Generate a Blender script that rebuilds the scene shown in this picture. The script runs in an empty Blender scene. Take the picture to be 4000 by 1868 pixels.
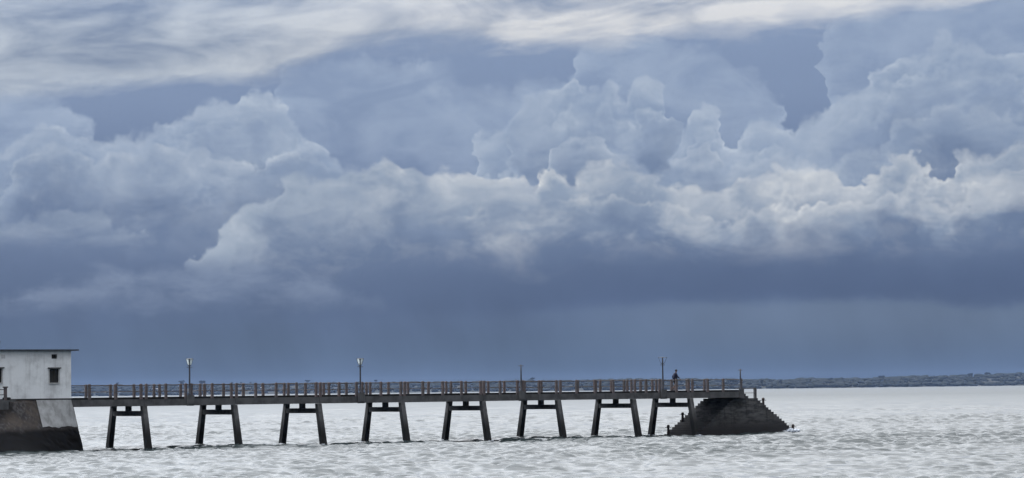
import bpy, bmesh, math, random
import numpy as np
from mathutils import Matrix, Vector

S = bpy.context.scene
COL = S.collection
R = math.radians
SEA = -0.10                      # sea level (z = 0 is the still-water datum of the jetty drawings)

# ------------------------------------------------------------------ camera
cam_d = bpy.data.cameras.new('camera')
cam_d.sensor_width = 36.0
cam_d.lens = 99.0
cam_d.clip_start = 1.0
cam_d.clip_end = 60000.0
cam = bpy.data.objects.new('camera', cam_d)
COL.objects.link(cam)
PITCH, ROLL = math.atan(590 / 11000), R(-0.659)
cam.matrix_world = (Matrix.Translation((0, 0, 3.92)) @ Matrix.Rotation(math.pi / 2 + PITCH, 4, 'X')
                    @ Matrix.Rotation(ROLL, 4, 'Z'))
S.camera = cam

# ------------------------------------------------------------------ render settings
S.view_settings.view_transform = 'Standard'
S.view_settings.look = 'None'
S.view_settings.exposure = 0.0
S.view_settings.gamma = 1.0
S.view_settings.use_curve_mapping = False
S.cycles.use_denoising = True
S.cycles.use_adaptive_sampling = True
S.cycles.adaptive_threshold = 0.015
S.cycles.adaptive_min_samples = 12
S.cycles.max_bounces = 6
S.cycles.volume_bounces = 1
S.cycles.caustics_reflective = False
S.cycles.caustics_refractive = False

# ------------------------------------------------------------------ node expression helper
def lin(r, g, b):
    f = lambda c: c / 12.92 if c <= 0.04045 else ((c + 0.055) / 1.055) ** 2.4
    return (f(r / 255), f(g / 255), f(b / 255), 1.0)


class X:
    """one scalar socket of a node tree with arithmetic"""
    nt = None

    def __init__(s, sock): s.s = sock

    @staticmethod
    def put(inp, v):
        if isinstance(v, X): X.nt.links.new(v.s, inp)
        else: inp.default_value = v

    @staticmethod
    def op(kind, *a, clamp=False):
        n = X.nt.nodes.new('ShaderNodeMath'); n.operation = kind; n.use_clamp = clamp
        for i, v in enumerate(a): X.put(n.inputs[i], v)
        return X(n.outputs[0])

    def __add__(s, o): return X.op('ADD', s, o)
    __radd__ = __add__
    def __sub__(s, o): return X.op('SUBTRACT', s, o)
    def __rsub__(s, o): return X.op('SUBTRACT', o, s)
    def __mul__(s, o): return X.op('MULTIPLY', s, o)
    __rmul__ = __mul__
    def __truediv__(s, o): return X.op('DIVIDE', s, o)
    def clamp(s): return X.op('ADD', s, 0.0, clamp=True)
    def pow(s, e): return X.op('POWER', s, e)
    def exp(s): return X.op('EXPONENT', s)
    def max(s, v): return X.op('MAXIMUM', s, v)
    def min(s, v): return X.op('MINIMUM', s, v)


def sstep(v, a, b, lo=0.0, hi=1.0):
    n = X.nt.nodes.new('ShaderNodeMapRange'); n.interpolation_type = 'SMOOTHSTEP'
    for i, q in enumerate((v, a, b, lo, hi)): X.put(n.inputs[i], q)
    return X(n.outputs[0])


def vec(x, y, z=0.0):
    n = X.nt.nodes.new('ShaderNodeCombineXYZ')
    for i, q in enumerate((x, y, z)): X.put(n.inputs[i], q)
    return n.outputs[0]


def noise(v, scale, detail=3, rough=0.5, dist=0.0, seed=0.0, dim='3D'):
    """fractal noise about 0 (roughly -0.5 .. 0.5); returns a value and a second, independent one"""
    n = X.nt.nodes.new('ShaderNodeTexNoise'); n.noise_dimensions = dim
    n.inputs['Scale'].default_value = scale; n.inputs['Detail'].default_value = detail
    n.inputs['Roughness'].default_value = rough; n.inputs['Distortion'].default_value = dist
    if seed:
        m = X.nt.nodes.new('ShaderNodeVectorMath'); m.operation = 'ADD'
        X.nt.links.new(v, m.inputs[0]); m.inputs[1].default_value = (seed * 3.17, seed * 1.71, seed * 2.3)
        v = m.outputs[0]
    X.nt.links.new(v, n.inputs['Vector'])
    sp = X.nt.nodes.new('ShaderNodeSeparateColor'); X.nt.links.new(n.outputs['Color'], sp.inputs[0])
    return X(sp.outputs[0]) - 0.5, X(sp.outputs[1]) - 0.5


def billow(v, scale, detail=3, rough=0.45, lac=2.4):
    """cauliflower relief: rounded domes that meet in creases, 0 .. 1"""
    n = X.nt.nodes.new('ShaderNodeTexVoronoi'); n.voronoi_dimensions = '2D'; n.feature = 'F1'; n.normalize = True
    n.inputs['Scale'].default_value = scale; n.inputs['Detail'].default_value = detail
    n.inputs['Roughness'].default_value = rough; n.inputs['Lacunarity'].default_value = lac
    X.nt.links.new(v, n.inputs['Vector'])
    d = X(n.outputs['Distance'])
    return 1.0 - d * d * 2.2


def fcurve(u, pts, lo=-10.5, span=21.0, top=10.0):
    n = X.nt.nodes.new('ShaderNodeFloatCurve'); c = n.mapping.curves[0]
    n.mapping.use_clip = False
    q = [((a - lo) / span, e / top) for a, e in pts]
    c.points[0].location = q[0]; c.points[1].location = q[-1]
    for p in q[1:-1]: c.points.new(*p)
    for p in c.points: p.handle_type = 'AUTO_CLAMPED'
    n.mapping.update()
    X.put(n.inputs['Value'], u)
    return X(n.outputs[0]) * top


def cmix(a, b, t, kind='MIX'):
    n = X.nt.nodes.new('ShaderNodeMix'); n.data_type = 'RGBA'; n.blend_type = kind; n.clamp_factor = True
    X.put(n.inputs[0], t)
    for i, v in ((6, a), (7, b)):
        if isinstance(v, tuple): n.inputs[i].default_value = v
        else: X.nt.links.new(v, n.inputs[i])
    return n.outputs[2]


def cscale(c, k):
    n = X.nt.nodes.new('ShaderNodeVectorMath'); n.operation = 'SCALE'
    X.nt.links.new(c, n.inputs[0]); X.put(n.inputs['Scale'], k)
    return n.outputs[0]


# ------------------------------------------------------------------ sun and sky
SUN_AZ, SUN_EL = -46.0, 52.0      # the veiled sun stands high ahead, left of the view
sd = Vector((math.sin(R(SUN_AZ)) * math.cos(R(SUN_EL)), math.cos(R(SUN_AZ)) * math.cos(R(SUN_EL)), math.sin(R(SUN_EL))))
sl = bpy.data.lights.new('sun', 'SUN'); sl.energy = 1.4; sl.angle = R(10); sl.color = (1.0, 0.95, 0.88)
so = bpy.data.objects.new('sun', sl); COL.objects.link(so)
so.rotation_euler = (-sd).to_track_quat('-Z', 'Y').to_euler(); so.location = (0, 0, 300)

# edges of the cloud banks, (azimuth, elevation) in degrees seen from the shore
BANK = {
    'far': [(-10.32,5.89),(-9.53,5.87),(-8.82,5.46),(-8.46,4.99),(-8.27,4.11),(-5.55,4.10),(-4.82,5.54),(-4.61,6.31),(-3.92,6.51),(-3.11,6.74),(-2.30,6.42),(-1.81,6.45),(-1.08,6.33),(-0.44,5.92),(0.13,6.03),(1.11,6.38),(1.28,6.86),(2.90,7.00),(3.39,6.75),(3.71,6.78),(4.60,6.56),(5.23,5.99),(5.47,5.42),(5.77,4.61),(6.18,4.60),(6.25,5.48),(6.40,6.04),(6.48,6.84),(6.62,7.24),(7.03,7.39),(7.82,7.28),(8.23,7.55),(9.02,7.57),(10.42,7.84)],
    'mid': [(-10.32,4.86),(-9.84,5.02),(-9.61,5.26),(-9.13,5.34),(-8.86,5.06),(-8.10,4.95),(-7.86,4.97),(-7.35,4.99),(-7.15,5.23),(-6.50,5.43),(-6.18,5.75),(-5.62,5.79),(-5.38,6.07),(-5.05,6.12),(-4.81,5.95),(-4.57,5.78),(-4.25,5.30),(-3.69,4.73),(-3.13,4.16),(-0.78,4.14),(-0.69,5.03),(-0.12,5.19),(-0.04,5.51),(0.37,5.87),(0.94,5.98),(1.19,6.22),(1.35,5.97),(1.67,6.01),(2.00,6.14),(2.24,5.88),(2.40,5.72),(2.49,6.04),(2.89,6.27),(3.10,6.15),(3.16,5.30),(3.28,5.06),(3.65,5.54),(3.86,5.57),(4.18,5.40),(4.29,4.88),(4.45,4.67),(4.82,5.07),(5.38,5.16),(5.58,5.02),(5.66,4.85),(5.82,5.05),(6.27,5.40),(6.68,5.80),(7.24,5.94),(7.32,6.18),(7.89,6.36),(8.01,6.56),(8.45,6.63),(8.77,6.82),(9.09,6.69),(9.32,6.64),(9.79,6.51),(10.39,6.57)],
    'mid_low': [(-10.32,4.18),(-10.00,4.50),(-9.45,4.86),(-9.06,4.82),(-8.58,4.67),(-7.15,4.74),(-6.35,4.58),(-5.22,4.66),(-4.90,4.74),(-3.93,4.57),(-2.32,4.08),(0.10,3.73),(0.93,4.69),(1.18,5.05),(1.74,5.00),(2.14,4.67),(2.87,4.42),(3.36,4.57),(3.84,4.73),(4.56,4.31),(5.37,4.46),(6.98,4.59),(7.94,5.04),(8.26,5.16),(8.83,5.54),(9.30,5.45),(9.77,5.36),(10.36,5.06)],
    'front': [(-10.32,3.47),(-9.85,3.59),(-8.35,3.63),(-7.71,3.30),(-7.16,2.82),(-6.52,2.33),(-6.36,2.61),(-6.04,2.97),(-5.55,3.37),(-4.91,3.77),(-4.74,4.09),(-4.50,4.19),(-4.10,4.11),(-3.29,4.29),(-2.80,4.47),(-2.48,4.50),(-2.00,4.28),(-1.43,4.23),(-0.29,4.26),(0.27,4.21),(0.68,4.37),(1.08,4.24),(1.73,4.31),(2.22,4.43),(3.35,4.01),(4.15,3.83),(4.56,3.99),(4.96,4.14),(5.93,4.30),(6.25,4.24),(6.89,4.19),(6.97,4.26),(7.37,4.34),(7.85,4.61),(8.17,4.32),(8.32,4.24),(8.56,3.99),(8.96,4.38),(9.75,4.52),(10.36,4.82)],
    'front_base': [(-10.32,3.15),(-7.16,3.14),(-6.36,2.41),(-3.15,2.39),(-2.34,2.62),(-0.72,2.69),(0.25,2.35),(1.71,2.74),(5.74,2.68),(8.93,2.78),(10.32,2.91)],
    'low': [(-10.32,1.88),(-10.09,2.04),(-9.54,2.31),(-8.75,2.51),(-7.16,2.54),(-5.56,2.65),(-4.76,2.48),(-3.55,2.23),(-2.34,1.81),(10.29,1.40)],
    'sheet': [(-10.31,6.04),(-9.13,6.14),(-7.94,6.22),(-6.34,6.31),(-4.73,6.43),(-4.08,6.59),(-3.43,6.91),(-2.29,7.02),(-1.08,7.09),(0.14,7.00),(1.77,7.03),(3.39,7.11),(5.01,7.24),(6.63,7.40),(8.23,7.59),(9.42,7.75),(10.42,7.87)],
    'shelf_base': [(-10.32,1.56),(-7.96,1.62),(-4.76,1.50),(-0.73,1.48),(0.89,1.60),(3.31,1.71),(5.73,1.71),(8.12,1.69),(8.67,1.63),(9.06,1.54),(10.29,1.58)],
}


def build_world():
    w = bpy.data.worlds.new('World'); S.world = w; w.use_nodes = True
    nt = w.node_tree; nt.nodes.clear(); X.nt = nt
    out = nt.nodes.new('ShaderNodeOutputWorld'); bg = nt.nodes.new('ShaderNodeBackground')
    nt.links.new(bg.outputs[0], out.inputs[0]); bg.inputs['Strength'].default_value = 0.1
    sky = nt.nodes.new('ShaderNodeTexSky'); sky.sky_type = 'NISHITA'; sky.sun_disc = False
    sky.sun_elevation = R(SUN_EL); sky.sun_rotation = R(SUN_AZ); sky.dust_density = 2.0
    geo = nt.nodes.new('ShaderNodeTexCoord'); sep = nt.nodes.new('ShaderNodeSeparateXYZ')
    nt.links.new(geo.outputs['Generated'], sep.inputs[0])
    dx, dy, dz = (X(sep.outputs[i]) for i in range(3))
    az = X.op('ARCTAN2', dx, dy) * (180 / math.pi)
    el = X.op('ARCSINE', dz.max(-1).min(1)) * (180 / math.pi)
    P = vec(az, el)

    def edge(name, a):
        return fcurve(X.op('PINGPONG', a + 10.5, 21.0) * (1 / 21.0), BANK[name])

    # clear air behind everything: hazy slate blue, lighter with height
    def ramp(v, stops):
        n = nt.nodes.new('ShaderNodeValToRGB'); e = n.color_ramp.elements; n.color_ramp.interpolation = 'EASE'
        e[0].position, e[0].color = stops[0]; e[1].position, e[1].color = stops[-1]
        for p, c in stops[1:-1]:
            k = e.new(p); k.color = c
        X.put(n.inputs[0], v); return n.outputs[0]
    wa, wb = noise(P, 0.28, 4, 0.5, seed=1)
    base = ramp((el + wa * 1.0) * 0.1, [(0.0, lin(74, 95, 126)), (0.08, lin(82, 103, 136)), (0.17, lin(84, 104, 141)),
                                        (0.30, lin(93, 112, 149)), (0.45, lin(104, 123, 160)), (0.62, lin(121, 139, 174)), (0.8, lin(131, 149, 183)), (1.0, lin(150, 165, 195))])

    # warped coordinates give the banks ragged, overhanging edges
    n1, n2 = noise(P, 0.75, 4, 0.55, seed=2)
    n3, n4 = noise(P, 2.6, 3, 0.5, seed=3)
    # broad soft hollows and swells, stretched along the horizon, and where the relief is crisp or smooth
    h1, h2 = noise(vec(az * 0.55, el * 1.1), 1.0, 4, 0.5, dist=0.8, seed=8)
    h3, h4 = noise(vec(az * 1.1, el * 2.4), 1.0, 5, 0.6, dist=0.5, seed=9)
    crisp = sstep(h2 + n4 * 0.3, -0.10, 0.16, 0.25, 1.25)

    def bank(col, name, seed, scale, amp, warp, soft, lit, body, deep, fade, alpha, relief=0.55, drop=0.0, base_edge=None, rim=0.3, hollow=1.0, lean=(-0.10, 0.17)):
        ax = az + n1 * (1.8 * warp) + n3 * (0.55 * warp)
        ey = el + n2 * (1.2 * warp) + n4 * (0.45 * warp)
        bx = az + n1 * (0.7 * warp) + n3 * (0.10 * warp); by = (el + n2 * (0.5 * warp) + n4 * (0.08 * warp)) * 1.15
        q = vec(bx + seed * 7.3, by + seed * 3.1)
        q2 = vec(bx + (seed * 7.3 + lean[0]), by + (seed * 3.1 + lean[1]))
        b = billow(q, scale); b2 = billow(q2, scale)
        d = edge(name, ax) - ey + ((b - 0.62) * amp - drop)
        sw = (1.35 - crisp) * (soft * 2.2) + soft * 0.7
        a = sstep(d, sw * -1.0, sw * 1.2)
        light = (0.16 + (b - b2) * crisp * (relief * 1.5) + ((d * (-1 / rim)).min(0).exp()) * (crisp * 0.24 + 0.38) + (h1 * 1.8 + h3 * 0.45) * hollow).clamp()
        dark = sstep(d, 0.1, fade)
        c = cmix(cmix(body, deep, dark), lit, light * (1.0 - dark * 0.55))
        if base_edge:
            eb = edge(base_edge, az) + n2 * 0.5 + n4 * 0.2
            a = a * sstep(el - eb + h3 * 0.5, -0.28, 0.36)
        a = a * alpha
        return cmix(col, c, a)

    col = base
    far_al = sstep(el + n1 * 1.2, 2.9, 4.6)
    col = bank(col, 'far', 1, 1.1, 0.5, 0.8, 0.10, lin(160, 174, 198), lin(137, 154, 185), lin(116, 134, 169), 2.8, far_al * sstep(h1 + h3 * 0.4, -0.25, 0.08, 0.45, 0.95), relief=0.3, rim=0.22)
    mid_al = sstep(el + n1 * 1.0, 2.6, 4.2)
    col = bank(col, 'mid', 2, 1.15, 0.55, 0.7, 0.048, lin(178, 189, 206), lin(135, 152, 182), lin(106, 125, 160), 1.8, mid_al, relief=0.7, rim=0.11, hollow=0.8)
    col = bank(col, 'mid', 12, 1.4, 0.8, 1.1, 0.07, lin(172, 184, 202), lin(131, 148, 179), lin(103, 122, 157), 1.5, mid_al * 0.9, relief=0.65, rim=0.11, hollow=0.8, drop=0.62)
    col = bank(col, 'mid_low', 3, 1.2, 0.7, 0.9, 0.06, lin(178, 188, 204), lin(129, 146, 176), lin(99, 118, 154), 1.3, sstep(el + n1, 2.4, 3.8) * 0.9, relief=0.65, rim=0.11, hollow=0.9)
    fr_al = sstep(az, -8.0, -5.5, 0.45, 1.0)
    front_lit = cmix(lin(172, 183, 199), lin(207, 210, 214), sstep(az + h2 * 8.0, -7.5, 1.5))
    patchy = sstep(h1 + h3 * 0.5 + sstep(el, 3.2, 4.1, 0.0, 0.25), -0.22, 0.02, 0.25, 1.0)
    col = bank(col, 'front', 5, 0.95, 0.6, 0.9, 0.042, front_lit, lin(138, 153, 178), lin(98, 117, 152), 1.6, fr_al * patchy, relief=0.7, hollow=1.2, base_edge='front_base', rim=0.14)
    col = bank(col, 'front', 15, 1.25, 0.85, 1.4, 0.05, front_lit, lin(130, 146, 173), lin(96, 115, 150), 1.2, fr_al * patchy * sstep(az + h2 * 6.0, -1.0, 3.0, 0.25, 0.95), relief=0.7, hollow=1.1, base_edge='front_base', rim=0.12, drop=0.65)
    # low stratus and the dark shelf under the rain cloud
    st = edge('low', az + n1) - el + n2 * 0.7 + n4 * 0.35 + h3 * 0.5
    low_a = sstep(st, -0.10, 0.35) * sstep(el + n4 * 0.35 + h3 * 0.3, 1.5, 2.15) * sstep(az, -4.5, 1.5, 1.0, 0.0)
    col = cmix(col, lin(124, 140, 170), low_a * (0.62 + h1 * 2.2 + h3 * 1.4).clamp())
    sb = el - edge('shelf_base', az) + n2 * 0.12 + n4 * 0.07
    shelf = sstep(sb + h3 * 0.25, -0.12, 0.26) * sstep(el + n2 * 0.8, 2.0, 3.1, 1.0, 0.0) * sstep(az + n1 * 3.0, -6.0, 5.0, 0.15, 0.85)
    col = cmix(col, lin(72, 92, 132), shelf)
    rain = sstep(sb + h3 * 0.25, -0.14, 0.14, 1.0, 0.0) * sstep(el, 0.2, 1.5) * sstep(az, -1.0, 6.0) * 0.52
    col = cmix(col, lin(111, 129, 156), rain)

    # rain shafts: faint upright and slanting variation under the shelf
    r1, r2 = noise(vec(az * 0.9 + el * 0.25, el * 0.35), 1.0, 4, 0.55, seed=13)
    col = cscale(col, (r1 * 0.30 + wb * 0.5) * sstep(el, 1.2, 2.6, 1.0, 0.0) + 1.0)

    # high sheet: streaky altostratus, thin and bright, its lower edge sloping up to the right
    et = el - az * 0.075
    sv = vec(az * 0.33, et * 1.15)
    s1, s2 = noise(sv, 1.0, 5, 0.55, dist=0.5, seed=5)
    s3, s4 = noise(vec(az * 0.7, et * 2.6), 1.0, 4, 0.55, dist=0.3, seed=6)
    se = el - edge('sheet', az + n1 * 0.6) + s2 * 0.7 + s3 * 0.45
    sh_a = sstep(se, sstep(s4, -0.15, 0.15, -0.35, -0.08), sstep(s4, -0.15, 0.15, 0.55, 0.20))
    sun_dot = (dx * sd.x + dy * sd.y + dz * sd.z).max(0.0)
    tone = (0.58 + s1 * 3.4 + s3 * 1.1 + sstep(se, 0.1, 0.8, 0.38, 0.0)).clamp()
    warm = sstep(az, -9.0, 2.0)
    shc = cmix(lin(121, 136, 165), cmix(lin(176, 185, 199), lin(206, 207, 210), warm), tone)
    glow = 1.0 + (sun_dot * 4.7 + sun_dot.pow(30.0) * 2.0) * sstep(el, 6.5, 16.0)
    shc = cmix(shc, lin(202, 204, 207), sstep(el, 8.0, 14.0, 0.0, 0.8))
    shc = cscale(shc, glow)
    col = cmix(col, shc, sh_a * 0.96)
    hs = nt.nodes.new('ShaderNodeHueSaturation'); hs.inputs['Saturation'].default_value = 0.89
    nt.links.new(cscale(col, sstep(el, 0.5, 3.2, 0.88, 1.0)), hs.inputs['Color']); hs.inputs['Hue'].default_value = 0.494
    gm = nt.nodes.new('ShaderNodeGamma'); gm.inputs[1].default_value = 1.10; nt.links.new(hs.outputs[0], gm.inputs[0]); col = cscale(gm.outputs[0], 1.12)
    col = cmix(cscale(col, 10.0), sky.outputs[0], 0.04)
    nt.links.new(col, bg.inputs['Color'])
    w.cycles.sampling_method = 'MANUAL'; w.cycles.sample_map_resolution = 1024


build_world()

# ------------------------------------------------------------------ materials
def material(name, c1, c2=None, rough=0.85, scale=3.0, detail=5, bump=0.0, bump_scale=12.0, spec=0.3, metal=0.0,
             streak=None, tide=None, stretch=(1, 1, 1), contrast=(0.35, 0.65)):
    """procedural surface: two tones mixed by noise, rain streaks running down, a tide-wet algae band (z range)"""
    m = bpy.data.materials.new(name); m.use_nodes = True; nt = m.node_tree; X.nt = nt
    bs = nt.nodes['Principled BSDF']; bs.inputs['Roughness'].default_value = rough
    bs.inputs['Specular IOR Level'].default_value = spec; bs.inputs['Metallic'].default_value = metal
    geo = nt.nodes.new('ShaderNodeNewGeometry'); mp = nt.nodes.new('ShaderNodeMapping')
    nt.links.new(geo.outputs['Position'], mp.inputs[0]); mp.inputs['Scale'].default_value = stretch
    v = mp.outputs[0]
    c2 = c2 or tuple(q * 0.7 for q in c1)
    na, nb = noise(v, scale, detail, 0.6, seed=sum(map(ord, name)) % 17 + 1)
    col = cmix((*c1, 1.0), (*c2, 1.0), sstep(na + 0.5, *contrast))
    sp = nt.nodes.new('ShaderNodeSeparateXYZ'); nt.links.new(geo.outputs['Position'], sp.inputs[0]); z = X(sp.outputs[2])
    if streak:
        m2 = nt.nodes.new('ShaderNodeMapping'); m2.inputs['Scale'].default_value = (5.0, 5.0, 0.35)
        nt.links.new(geo.outputs['Position'], m2.inputs[0])
        sa, sb = noise(m2.outputs[0], 1.0, 4, 0.6, seed=4)
        col = cmix(col, (*streak[0], 1.0), sstep(sa + na * 0.5, 0.0, 0.22) * streak[1])
    if tide:
        lo, hi, tc = tide
        col = cmix((*tc, 1.0), col, sstep(z + na * 0.9, lo, hi))
        r = sstep(z + na * 0.9, lo, hi, 0.65, rough); nt.links.new(r.s, bs.inputs['Roughness'])
    nt.links.new(col, bs.inputs['Base Color'])
    if bump:
        b = nt.nodes.new('ShaderNodeBump'); b.inputs['Strength'].default_value = bump; b.inputs['Distance'].default_value = 0.03
        ba, _ = noise(v, bump_scale, 4, 0.6, seed=2)
        nt.links.new(ba.s, b.inputs['Height']); nt.links.new(b.outputs[0], bs.inputs['Normal'])
    return m


M = {}
M['girder'] = material('girder_concrete', (0.104, 0.104, 0.107), (0.066, 0.066, 0.069), scale=1.3, bump=0.3, streak=((0.05, 0.05, 0.052), 0.6))
M['leg'] = material('leg_concrete', (0.120, 0.119, 0.121), (0.068, 0.068, 0.070), scale=2.0, bump=0.5, streak=((0.045, 0.045, 0.045), 0.6), tide=(0.7, 2.5, (0.012, 0.012, 0.012)), spec=0.12)
M['slab'] = material('tarred_slab_edge', (0.012, 0.012, 0.012), (0.008, 0.008, 0.008), scale=3.0, bump=0.4)  # near-black all over, so the slab edge reads as a dark band
M['post'] = material('weathered_red_paint', (0.122, 0.092, 0.092), (0.078, 0.075, 0.079), scale=4.0, bump=0.3, streak=((0.09, 0.06, 0.055), 0.5))
M['rail'] = material('rusty_rail', (0.050, 0.046, 0.052), (0.075, 0.05, 0.04), rough=0.6, scale=6.0)
M['block'] = material('pierhead_masonry', (0.112, 0.110, 0.110), (0.042, 0.042, 0.044), scale=1.1, stretch=(1, 1, 3.5), bump=0.8, bump_scale=5.0, streak=((0.02, 0.02, 0.02), 0.6), tide=(0.1, 1.7, (0.024, 0.022, 0.023)), spec=0.2)
M['iron'] = material('black_iron', (0.018, 0.018, 0.02), (0.05, 0.03, 0.022), rough=0.5, scale=9.0)
M['lamp'] = material('navy_lamp_paint', (0.020, 0.026, 0.045), (0.035, 0.035, 0.04), rough=0.45, scale=8.0, spec=0.5)
M['wall'] = material('limewashed_wall', (0.78, 0.80, 0.82), (0.60, 0.615, 0.63), scale=0.9, detail=6, bump=0.3, streak=((0.36, 0.36, 0.37), 0.28), contrast=(0.42, 0.72))
M['roof'] = material('dark_roof_sheet', (0.05, 0.055, 0.065), (0.03, 0.03, 0.035), rough=0.6)
M['shutter'] = material('dark_shutter', (0.022, 0.024, 0.026), (0.035, 0.034, 0.03), rough=0.7, scale=8.0)
M['sill'] = material('pale_sill', (0.5, 0.5, 0.5), (0.36, 0.36, 0.36))
M['lintel'] = material('dark_lintel', (0.05, 0.05, 0.055), (0.08, 0.08, 0.08))
M['quay'] = material('quay_masonry', (0.078, 0.066, 0.058), (0.038, 0.036, 0.037), scale=0.7, detail=6, bump=0.9, bump_scale=4.0, streak=((0.30, 0.29, 0.29), 0.16), tide=(1.25, 1.75, (0.007, 0.007, 0.008)), spec=0.05)
M['patch'] = material('pale_render_patch', (0.66, 0.67, 0.68), (0.47, 0.475, 0.48), scale=1.2, detail=6, bump=0.4, streak=((0.26, 0.26, 0.26), 0.4))
M['skin'] = material('skin', (0.10, 0.055, 0.038), (0.08, 0.045, 0.03), rough=0.6)
M['shirt'] = material('navy_jacket', (0.018, 0.022, 0.048), (0.012, 0.014, 0.03), rough=0.9, scale=14.0)
M['shorts'] = material('black_shorts', (0.012, 0.012, 0.016), rough=0.9)
M['hair'] = material('black_hair', (0.01, 0.009, 0.009), rough=0.7)
M['tyre'] = material('tyre_rubber', (0.015, 0.015, 0.016), rough=0.8)
M['leaf'] = material('far_foliage', (0.017, 0.020, 0.017), (0.011, 0.014, 0.012), rough=1.0, scale=0.035, detail=6, spec=0.1)
M['bark'] = material('bark', (0.09, 0.075, 0.06), (0.06, 0.05, 0.04), rough=1.0)
M['land'] = material('shore_land', (0.020, 0.023, 0.018), (0.034, 0.033, 0.028), rough=1.0, scale=0.004, detail=6, spec=0.1)
M['plaster'] = material('house_plaster', (0.60, 0.58, 0.55), (0.48, 0.46, 0.44))
M['tin'] = material('house_tin_roof', (0.30, 0.24, 0.22), (0.38, 0.38, 0.38), rough=0.6)
M['boat'] = material('white_boat_paint', (0.75, 0.75, 0.74), (0.6, 0.6, 0.6), rough=0.4)
M['foam'] = material('sea_foam', (0.62, 0.65, 0.70), (0.40, 0.44, 0.50), rough=0.9, scale=7.0)


def glass_material(name, clear):
    m = bpy.data.materials.new(name); m.use_nodes = True; nt = m.node_tree; X.nt = nt
    o = nt.nodes['Material Output']; bs = nt.nodes['Principled BSDF']
    bs.inputs['Base Color'].default_value = (0.80, 0.83, 0.85, 1); bs.inputs['Roughness'].default_value = 0.15 if clear else 0.4
    th = nt.nodes.new('ShaderNodeBsdfTransparent' if clear else 'ShaderNodeBsdfTranslucent'); th.inputs[0].default_value = (0.92, 0.95, 0.96, 1)
    geo = nt.nodes.new('ShaderNodeNewGeometry'); a, _ = noise(geo.outputs['Position'], 9.0, 3, seed=3)
    mx = nt.nodes.new('ShaderNodeMixShader'); nt.links.new((a * 0.25 + 0.86).s, mx.inputs[0])
    nt.links.new(bs.outputs[0], mx.inputs[1]); nt.links.new(th.outputs[0], mx.inputs[2])
    nt.links.new(mx.outputs[0], o.inputs[0]); return m


def water_material():
    m = bpy.data.materials.new('sea_water'); m.use_nodes = True; nt = m.node_tree; X.nt = nt
    bs = nt.nodes['Principled BSDF']
    bs.inputs['Base Color'].default_value = (0.022, 0.030, 0.031, 1)
    bs.inputs['IOR'].default_value = 1.333; bs.inputs['Specular IOR Level'].default_value = 0.5
    bs.inputs['Roughness'].default_value = 0.22
    geo = nt.nodes.new('ShaderNodeNewGeometry')
    mp = nt.nodes.new('ShaderNodeMapping'); mp.inputs['Scale'].default_value = (0.55, 1.0, 1.0)
    nt.links.new(geo.outputs['Position'], mp.inputs[0])
    a, b = noise(mp.outputs[0], 2.6, 5, 0.6, seed=2)
    c, d = noise(mp.outputs[0], 0.45, 3, 0.5, seed=7)
    e, f = noise(mp.outputs[0], 0.022, 5, 0.6, seed=11)       # cat's paws: ruffled and smoother patches
    at = nt.nodes.new('ShaderNodeAttribute'); at.attribute_name = 'chop'
    rg = ((X(at.outputs['Fac']) * 2.0 + 0.0006).pow(0.5)).pow(0.5); nt.links.new(rg.s, bs.inputs['Roughness'])
    # ripples: tilt the surface normal by noise read as slope
    va = nt.nodes.new('ShaderNodeVectorMath'); va.operation = 'ADD'
    nt.links.new(geo.outputs['Normal'], va.inputs[0])
    nt.links.new(vec(b * 0.10 + d * 0.08, a * 0.12 + c * 0.14 + e * 0.14, 0.0), va.inputs[1])
    vn = nt.nodes.new('ShaderNodeVectorMath'); vn.operation = 'NORMALIZE'; nt.links.new(va.outputs[0], vn.inputs[0])
    nt.links.new(vn.outputs[0], bs.inputs['Normal'])
    return m


M['glass'] = glass_material('frosted_lantern_glass', False)
M['clear'] = glass_material('clear_lantern_glass', True)
M['water'] = water_material()

# ------------------------------------------------------------------ mesh helpers
def box(bm, x0, x1, y0, y1, z0, z1):
    v = [bm.verts.new(p) for p in ((x0, y0, z0), (x1, y0, z0), (x1, y1, z0), (x0, y1, z0), (x0, y0, z1), (x1, y0, z1), (x1, y1, z1), (x0, y1, z1))]
    for f in ((3, 2, 1, 0), (4, 5, 6, 7), (0, 1, 5, 4), (1, 2, 6, 5), (2, 3, 7, 6), (3, 0, 4, 7)):
        bm.faces.new([v[i] for i in f])


def loft(bm, rings):
    """closed solid through rings of equal point count"""
    rs = [[bm.verts.new(p) for p in r] for r in rings]; n = len(rs[0])
    for a, b in zip(rs, rs[1:]):
        for i in range(n): bm.faces.new((a[i], a[(i + 1) % n], b[(i + 1) % n], b[i]))
    bm.faces.new(list(reversed(rs[0]))); bm.faces.new(rs[-1])


def rect(x0, x1, y0, y1, z): return [(x0, y0, z), (x1, y0, z), (x1, y1, z), (x0, y1, z)]


def tube(bm, p, q, r0, r1=None, n=8):
    r1 = r0 if r1 is None else r1
    p, q = Vector(p), Vector(q); w = (q - p).normalized()
    u = w.orthogonal().normalized(); v = w.cross(u)
    ring = lambda c, r: [tuple(c + u * (r * math.cos(6.2832 * i / n)) + v * (r * math.sin(6.2832 * i / n))) for i in range(n)]
    loft(bm, [ring(p, r0), ring(q, r1)])


def lathe(bm, prof, n=12, c=(0, 0)):
    loft(bm, [[(c[0] + r * math.cos(6.2832 * i / n), c[1] + r * math.sin(6.2832 * i / n), z) for i in range(n)] for r, z in prof])


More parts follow.
